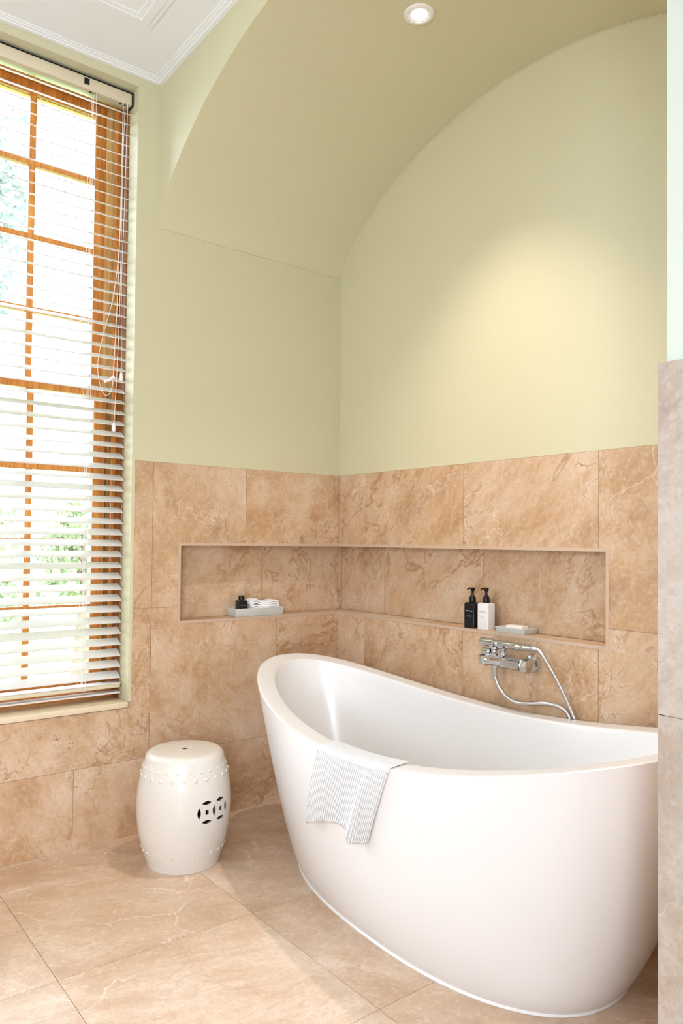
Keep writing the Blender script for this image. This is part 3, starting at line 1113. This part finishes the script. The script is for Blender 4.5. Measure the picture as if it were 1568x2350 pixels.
# raised bosses
bm_ = MB(); bm_.lathe([(0.0068, -0.001), (0.0062, 0.0010), (0.0045, 0.0022), (0.0018, 0.0028), (0.0001, 0.0029)], (0, 0, 0), 'Z', 14, 0, False, False)
boss_me = bm_.mesh('boss', 'glaze', (0, 0, 0), 70)
for z, n, off, sc in ((0.064, 26, 0.0, 0.9), (0.330, 24, 0.05, 1.15), (0.356, 24, 0.18, 0.9)):
    for k in range(n):
        a = 2 * math.pi * k / n + off
        slope = (sr(z + 0.004) - sr(z - 0.004)) / 0.008
        nrm = Vector((math.cos(a), math.sin(a), -slope)).normalized()
        o = bpy.data.objects.new('boss', boss_me); COL.objects.link(o); o.parent = stool
        o.location = (sr(z) * math.cos(a), sr(z) * math.sin(a), z)
        o.rotation_euler = nrm.to_track_quat('Z', 'Y').to_euler()
        o.scale = (sc, sc, sc)
# coin relief on the seat
for k in range(4):
    a = k * math.pi / 2 + 0.35
    m = MB()
    ol = lens(0.026, 0, 0.014, 0.0035, True)
    pts = [(SX + p * math.cos(a) - q * math.sin(a), SYY + p * math.sin(a) + q * math.cos(a)) for p, q in ol]
    m.grid([[(x, y, 0.4040) for x, y in pts], [(x, y, 0.4054) for x, y in pts]], True)
    m.cap([(x, y, 0.4054) for x, y in pts])
    m.build('seat_relief', 'glaze_relief', stool, origin=so, merge=True)

# ------------------------------------------------------------------ downlight in the vault
LX, LY = 1.064, -0.508
LZ = arch_z(LX)
dl = empty('downlight', (LX, LY, LZ - 0.006), 'small round white recessed downlight glowing in the green vault', 'light')
do = tuple(dl.location)
m = MB(); m.lathe([(0.034, -0.001), (0.036, -0.006), (0.044, -0.007), (0.050, -0.004), (0.0515, 0.004)], (LX, LY, LZ), 'Z', 48, 0, False, False)
m.build('ring', 'lamp_ring', dl, origin=do, smooth=50)
m = MB(); m.lathe([(0.0345, -0.001), (0.030, 0.0005), (0.0285, 0.0006)], (LX, LY, LZ - 0.004), 'Z', 40, 0, False, False)
m.build('baffle', 'lamp_ring', dl, origin=do, smooth=50)
m = MB(); m.lathe([(0.0001, 0.0), (0.029, 0.0)], (LX, LY, LZ - 0.0035), 'Z', 40, 0, False, False)
m.build('lamp_glass', 'lamp_glow', dl, origin=do)
ld = bpy.data.lights.new('downlight_beam', 'SPOT')
ld.energy = DOWNLIGHT_W; ld.spot_size = math.radians(88); ld.spot_blend = 1.0; ld.shadow_soft_size = 0.03; ld.color = (1.0, 0.87, 0.80)
lo = bpy.data.objects.new('downlight_beam', ld); COL.objects.link(lo); lo.parent = dl; lo.location = (0, 0, -0.012)

# ------------------------------------------------------------------ wall mixer
MY, MZ = -0.066, 0.744
mix_ = empty('bath_mixer', (1.08, -0.03, MZ - 0.04), 'chrome wall-mounted bath mixer tap under the tiled niche', 'tap')
mo = tuple(mix_.location)


def part(m, name, mat, parent, org, smooth=True, bevel=0):
    return m.build(name, mat, parent, origin=org, smooth=smooth, bevel=bevel)


for x in (1.005, 1.155):
    m = MB(); m.lathe([(0.034, 0.0), (0.034, -0.006), (0.029, -0.013), (0.020, -0.015), (0.019, -0.048)], (x, 0, MZ), 'Y', 36)
    part(m, 'wall_flange', 'chrome', mix_, mo)
m = MB(); m.lathe([(0.018, 0.990), (0.0215, 0.994), (0.0215, 1.066), (0.0225, 1.068), (0.0225, 1.076), (0.0215, 1.078), (0.0215, 1.158), (0.019, 1.162)], (0, MY, MZ), 'X', 40)
part(m, 'body', 'chrome', mix_, mo)
m = MB(); m.lathe([(0.019, 1.160), (0.0275, 1.164), (0.0285, 1.176), (0.0245, 1.188), (0.006, 1.190)], (0, MY, MZ), 'X', 8)
part(m, 'handle', 'chrome', mix_, mo, 30)
m = MB(); m.lathe([(0.012, 0.964), (0.0215, 0.968), (0.0235, 0.985), (0.0205, 0.996)], (0, MY, MZ - 0.004), 'X', 8)
part(m, 'handle', 'chrome', mix_, mo, 30)
m = MB(); m.lathe([(0.010, 0.975), (0.0135, 0.978), (0.0135, 1.012), (0.010, 1.016)], (0, MY - 0.006, MZ + 0.030), 'X', 24)
part(m, 'diverter_knob', 'chrome', mix_, mo)
m = MB(); m.lathe([(0.016, 0.012), (0.017, 0.016), (0.017, 0.026), (0.012, 0.030), (0.012, 0.040), (0.0155, 0.043), (0.0155, 0.052)], (1.028, MY, MZ), 'Z', 28)
part(m, 'diverter', 'chrome', mix_, mo)
m = MB(); m.lathe([(0.0165, 0.012), (0.018, 0.016), (0.018, 0.030), (0.014, 0.034), (0.014, 0.044), (0.016, 0.048)], (1.068, MY, MZ), 'Z', 28)
part(m, 'holder_post', 'chrome', mix_, mo)
for x0, x1 in ((1.018, 1.036), (1.058, 1.082)):
    m = MB()
    ang = arc(math.radians(-200), math.radians(20), 20)
    ro, ri = 0.0205, 0.0148
    oc = [(MY + ro * math.cos(a), MZ + 0.064 + ro * math.sin(a)) for a in ang]
    ic = [(MY + ri * math.cos(a), MZ + 0.064 + ri * math.sin(a)) for a in ang[::-1]]
    loop = oc + ic
    a = [(x0, y, z) for y, z in loop]; b = [(x1, y, z) for y, z in loop]
    m.grid([a, b], True)
    for k in range(20):
        m.quad([a[k], a[k + 1], a[40 - k], a[41 - k]]); m.quad([b[k], b[41 - k], b[40 - k], b[k + 1]])
    part(m, 'cradle', 'chrome', mix_, mo, 40)
# flat lever along the front of the body
m = MB()
rows = []
for k in range(13):
    t = k / 12
    x = lerp(1.072, 1.158, t); w = lerp(0.012, 0.016, t); y = MY - 0.0215 - 0.004 * math.sin(t * math.pi)
    zc = MZ + lerp(0.004, 0.0, t)
    rows.append([(x, y + 0.003, zc - w), (x, y - 0.003, zc - w * 0.8), (x, y - 0.004, zc + w * 0.8), (x, y + 0.003, zc + w)])
m.grid(rows, True); m.cap(rows[0]); m.cap(rows[-1])
part(m, 'lever', 'chrome', mix_, mo, 50)
m = MB(); m.lathe([(0.0125, -0.018), (0.0125, -0.030), (0.0105, -0.034), (0.0095, -0.066), (0.0075, -0.070)], (1.030, MY, MZ), 'Z', 24)
part(m, 'hose_union', 'hose_steel', mix_, mo)

# hand shower lying in the cradle, with its hose
HZ = MZ + 0.064
hs = empty('hand_shower', (1.09, MY, HZ), 'chrome hand shower lying across the mixer with its steel hose', 'hand shower')
ho = tuple(hs.location)
m = MB(); m.lathe([(0.013, 0.966), (0.0165, 0.968), (0.0165, 1.022), (0.0145, 1.030)], (0, MY, HZ), 'X', 32)
part(m, 'head', 'chrome', hs, ho)
m = MB(); m.lathe([(0.0132, 1.030), (0.0138, 1.034), (0.0138, 1.096), (0.0130, 1.10), (0.0130, 1.165), (0.0136, 1.167), (0.0136, 1.171)], (0, MY, HZ), 'X', 32)
part(m, 'handle', 'chrome', hs, ho)
m = MB(); m.lathe([(0.0115, 1.171), (0.0108, 1.192), (0.0112, 1.193), (0.0095, 1.207), (0.0070, 1.213)], (0, MY, HZ), 'X', 28)
part(m, 'hose_cone', 'hose_steel', hs, ho)
hp = [(1.205, MY, HZ), (1.230, MY, HZ - 0.004), (1.255, -0.062, HZ - 0.035), (1.285, -0.045, HZ - 0.095), (1.315, -0.028, HZ - 0.165), (1.338, -0.014, HZ - 0.230),
      (1.352, -0.012, HZ - 0.30), (1.345, -0.012, HZ - 0.345), (1.328, -0.012, HZ - 0.30), (1.316, -0.013, HZ - 0.225), (1.285, -0.020, HZ - 0.196),
      (1.235, -0.034, HZ - 0.190), (1.175, -0.050, HZ - 0.198), (1.120, -0.062, HZ - 0.200), (1.075, MY, HZ - 0.180), (1.046, MY, HZ - 0.150), (1.032, MY, HZ - 0.120), (1.030, MY, MZ - 0.066)]
hpath = smooth_path(hp, 60)
m = MB(); m.tube(hpath, lambda t: 0.0072 + 0.00025 * math.sin(t * 2 * math.pi * 250), 10)
part(m, 'hose', 'hose_steel', hs, ho, 180)

# ------------------------------------------------------------------ toiletries
def rounded_rect(w, d, r, n=5):
    out = []
    for cx, cy, a0 in ((w / 2 - r, d / 2 - r, 0), (-w / 2 + r, d / 2 - r, 90), (-w / 2 + r, -d / 2 + r, 180), (w / 2 - r, -d / 2 + r, 270)):
        for k in range(n + 1):
            a = math.radians(a0 + 90 * k / n)
            out.append((cx + r * math.cos(a), cy + r * math.sin(a)))
    return out


def bottle_shell(m, c, w, d, h, r, sh=0.006):
    cx, cy, cz = c
    rows = []
    for z, k in ((0.0, -0.002), (0.0015, 0), (h - sh, 0), (h - sh * 0.35, -sh * 0.4), (h, -sh * 1.2)):
        rows.append([(cx + x, cy + y, cz + z) for x, y in rounded_rect(w + 2 * k, d + 2 * k, max(0.002, r + k * 0.5))])
    m.grid(rows, True); m.cap(rows[0], 0, True); m.cap(rows[-1])


def print_lines(c, width, d, z_list, parent, org, mat):
    m = MB()
    rnd = random.Random(4)
    for (zz, frac, hh) in z_list:
        x = -width * frac / 2
        while x < width * frac / 2:
            lw = rnd.uniform(0.0016, 0.0030)
            m.box(c[0] + x, c[0] + x + lw, c[1] - d / 2 - 0.0003, c[1] - d / 2 + 0.0004, c[2] + zz, c[2] + zz + hh * rnd.uniform(0.75, 1))
            x += lw + 0.0009
    return m.build('label_print', mat, parent, origin=org)


def pump_bottle(label, c, w, d, h, mat, printmat, turn):
    t = empty('pump_bottle', c, label, 'bottle', 'pump bottles in the niche')
    t.rotation_euler = (0, 0, turn)
    o3 = (0, 0, 0)
    m = MB(); bottle_shell(m, o3, w, d, h, 0.006)
    def add(mm, nm, mt, smooth=40):
        me = mm.mesh(nm, mt, o3, smooth); o = bpy.data.objects.new(nm, me); COL.objects.link(o); o.parent = t; return o
    add(m, 'bottle_body', mat)
    m = MB(); m.lathe([(0.0125, h - 0.001), (0.0135, h + 0.002), (0.0130, h + 0.018), (0.0105, h + 0.024), (0.0055, h + 0.027), (0.0050, h + 0.034)], o3, 'Z', 24)
    add(m, 'collar', 'black_plastic')
    m = MB(); m.lathe([(0.0045, h + 0.030), (0.0045, h + 0.043), (0.0075, h + 0.046), (0.0095, h + 0.054), (0.0095, h + 0.057), (0.007, h + 0.0585)], o3, 'Z', 20)
    add(m, 'pump', 'black_plastic')
    m = MB(); m.tube(smooth_path([(-0.002, 0, h + 0.0545), (-0.014, 0, h + 0.055), (-0.024, 0, h + 0.0525), (-0.027, 0, h + 0.048)], 6), lambda s: 0.0040 - 0.0015 * s, 10)
    add(m, 'nozzle', 'black_plastic', 60)
    m = MB(); rnd = random.Random(4)
    for (zz, frac, hh) in ((h * 0.66, 0.62, 0.0028), (h * 0.46, 0.30, 0.0020)):
        x = -w * frac / 2
        while x < w * frac / 2:
            lw = rnd.uniform(0.0016, 0.0028)
            m.box(x, x + lw, -d / 2 - 0.0003, -d / 2 + 0.0006, zz, zz + hh)
            x += lw + 0.0010
    add(m, 'label_print', printmat, False)
    return t


pump_bottle('square black pump bottle standing in the niche above the tap', (0.829, 0.036, NB), 0.052, 0.046, 0.101, 'black_plastic', 'white_plastic', 0.05)
pump_bottle('square white bottle with black pump, in the niche beside the soap dish', (0.900, 0.036, NB), 0.054, 0.046, 0.104, 'white_plastic', 'print_grey', 0.02)


def tray_mesh(w, d, h, flare, wall, depth, rows_r=0.004):
    m = MB()
    rr = lambda k, z: [(x, y, z) for x, y in rounded_rect(w + 2 * k, d + 2 * k, rows_r)]
    rows = [rr(-flare, 0.0), rr(-flare * 0.8, 0.0015), rr(0, h - 0.001), rr(-0.0008, h), rr(-wall + 0.0008, h), rr(-wall, h - 0.001), rr(-wall - flare * 0.5, h - depth)]
    m.grid(rows, True); m.cap(rows[0], 0, True); m.cap(rows[-1])
    return m


def place_single(m, name, mat, loc, rz, label, cat, smooth=35, group=None):
    me = m.mesh(name, mat, (0, 0, 0), smooth)
    o = bpy.data.objects.new(name, me); COL.objects.link(o)
    o.location = loc; o.rotation_euler = (0, 0, rz)
    return tag(o, label, cat, group)


# amenity tray on the left leg of the niche
TX, TY = -0.0505, -0.432
place_single(tray_mesh(0.090, 0.252, 0.036, 0.005, 0.005, 0.026), 'amenity_tray', 'celadon', (TX, TY, NB), 0.0, 'long pale grey-green tray with bottle and washcloths, near the window', 'tray')
TZ = NB + 0.010
bt = empty('toiletry_bottle', (TX + 0.004, TY - 0.078, TZ), 'small square black bottle standing in the pale tray', 'bottle')
m = MB(); bottle_shell(m, (0, 0, 0), 0.040, 0.040, 0.060, 0.003, 0.003)
me = m.mesh('bottle_body', 'black_plastic', (0, 0, 0), 35); o = bpy.data.objects.new('bottle_body', me); COL.objects.link(o); o.parent = bt
m = MB(); m.lathe([(0.009, 0.058), (0.009, 0.062), (0.0135, 0.063), (0.0135, 0.080), (0.012, 0.0815)], (0, 0, 0), 'Z', 24)
me = m.mesh('cap', 'black_plastic', (0, 0, 0), 35); o = bpy.data.objects.new('cap', me); COL.objects.link(o); o.parent = bt
m = MB()
for zz, fr in ((0.038, 0.7), (0.024, 0.45)):
    y = -0.02 * fr
    while y < 0.02 * fr:
        m.box(0.0195, 0.0203, y, y + 0.002, zz, zz + 0.002); y += 0.003
me = m.mesh('label_print', 'print_grey'); o = bpy.data.objects.new('label_print', me); COL.objects.link(o); o.parent = bt


def washcloth(loc, L_, W_, h0, wave, label, seed):
    """a cloth folded in three: stacked soft layers joined at the folded edge"""
    rnd = random.Random(seed)
    m = MB()
    path = []          # cross-section along y of a zig-zag fold
    layer = h0 / 3
    nseg = 22
    for k in range(3):
        for q in range(nseg + 1):
            t = q / nseg if k % 2 == 0 else 1 - q / nseg
            yy = (t - 0.5) * L_
            edge = abs(t - 0.5) * 2
            zz = layer * (k + 0.5) + wave(t) * (0.25 + 0.375 * k) - 0.0015 * edge ** 6
            path.append((yy, zz))
    th = layer * 0.46
    rows = []
    nw = 8
    for i in range(nw + 1):
        x = (i / nw - 0.5) * W_
        sag = -0.0012 * (abs(i / nw - 0.5) * 2) ** 4
        topv, botv = [], []
        for j, (yy, zz) in enumerate(path):
            a = path[max(j - 1, 0)]; b = path[min(j + 1, len(path) - 1)]
            ty, tz = b[0] - a[0], b[1] - a[1]; l = math.hypot(ty, tz) or 1
            ny, nz = -tz / l, ty / l
            topv.append((x, yy + ny * th, zz + nz * th + sag)); botv.append((x, yy - ny * th, zz - nz * th + sag))
        rows.append(topv + botv[::-1])
    m.grid(rows, True); m.cap(rows[0], 0, True); m.cap(rows[-1])
    return place_single(m, 'washcloth', 'terry', loc, 0.0, label, 'washcloth', 60, 'washcloths in the tray')


washcloth((TX + 0.001, TY + 0.035, TZ), 0.150, 0.066, 0.030, lambda t: 0.0, 'lower of two folded white washcloths in the pale tray', 1)
washcloth((TX + 0.001, TY + 0.030, TZ + 0.0305), 0.144, 0.062, 0.024, lambda t: 0.014 * math.exp(-((t - 0.16) / 0.13) ** 2) + 0.006 * math.exp(-((t - 0.85) / 0.16) ** 2), 'upper rumpled one of two folded white washcloths in the tray', 2)

# soap dish and soap
place_single(tray_mesh(0.138, 0.088, 0.022, 0.005, 0.005, 0.012), 'soap_dish', 'celadon', (1.037, 0.049, NB), 0.02, 'shallow pale grey-green soap dish on the niche shelf', 'soap dish')
m = MB(); bottle_shell(m, (0, 0, 0), 0.078, 0.046, 0.019, 0.007, 0.004)
place_single(m, 'soap_bar', 'soap', (1.040, 0.050, NB + 0.0102), 0.03, 'cream bar of soap lying in the soap dish', 'soap')
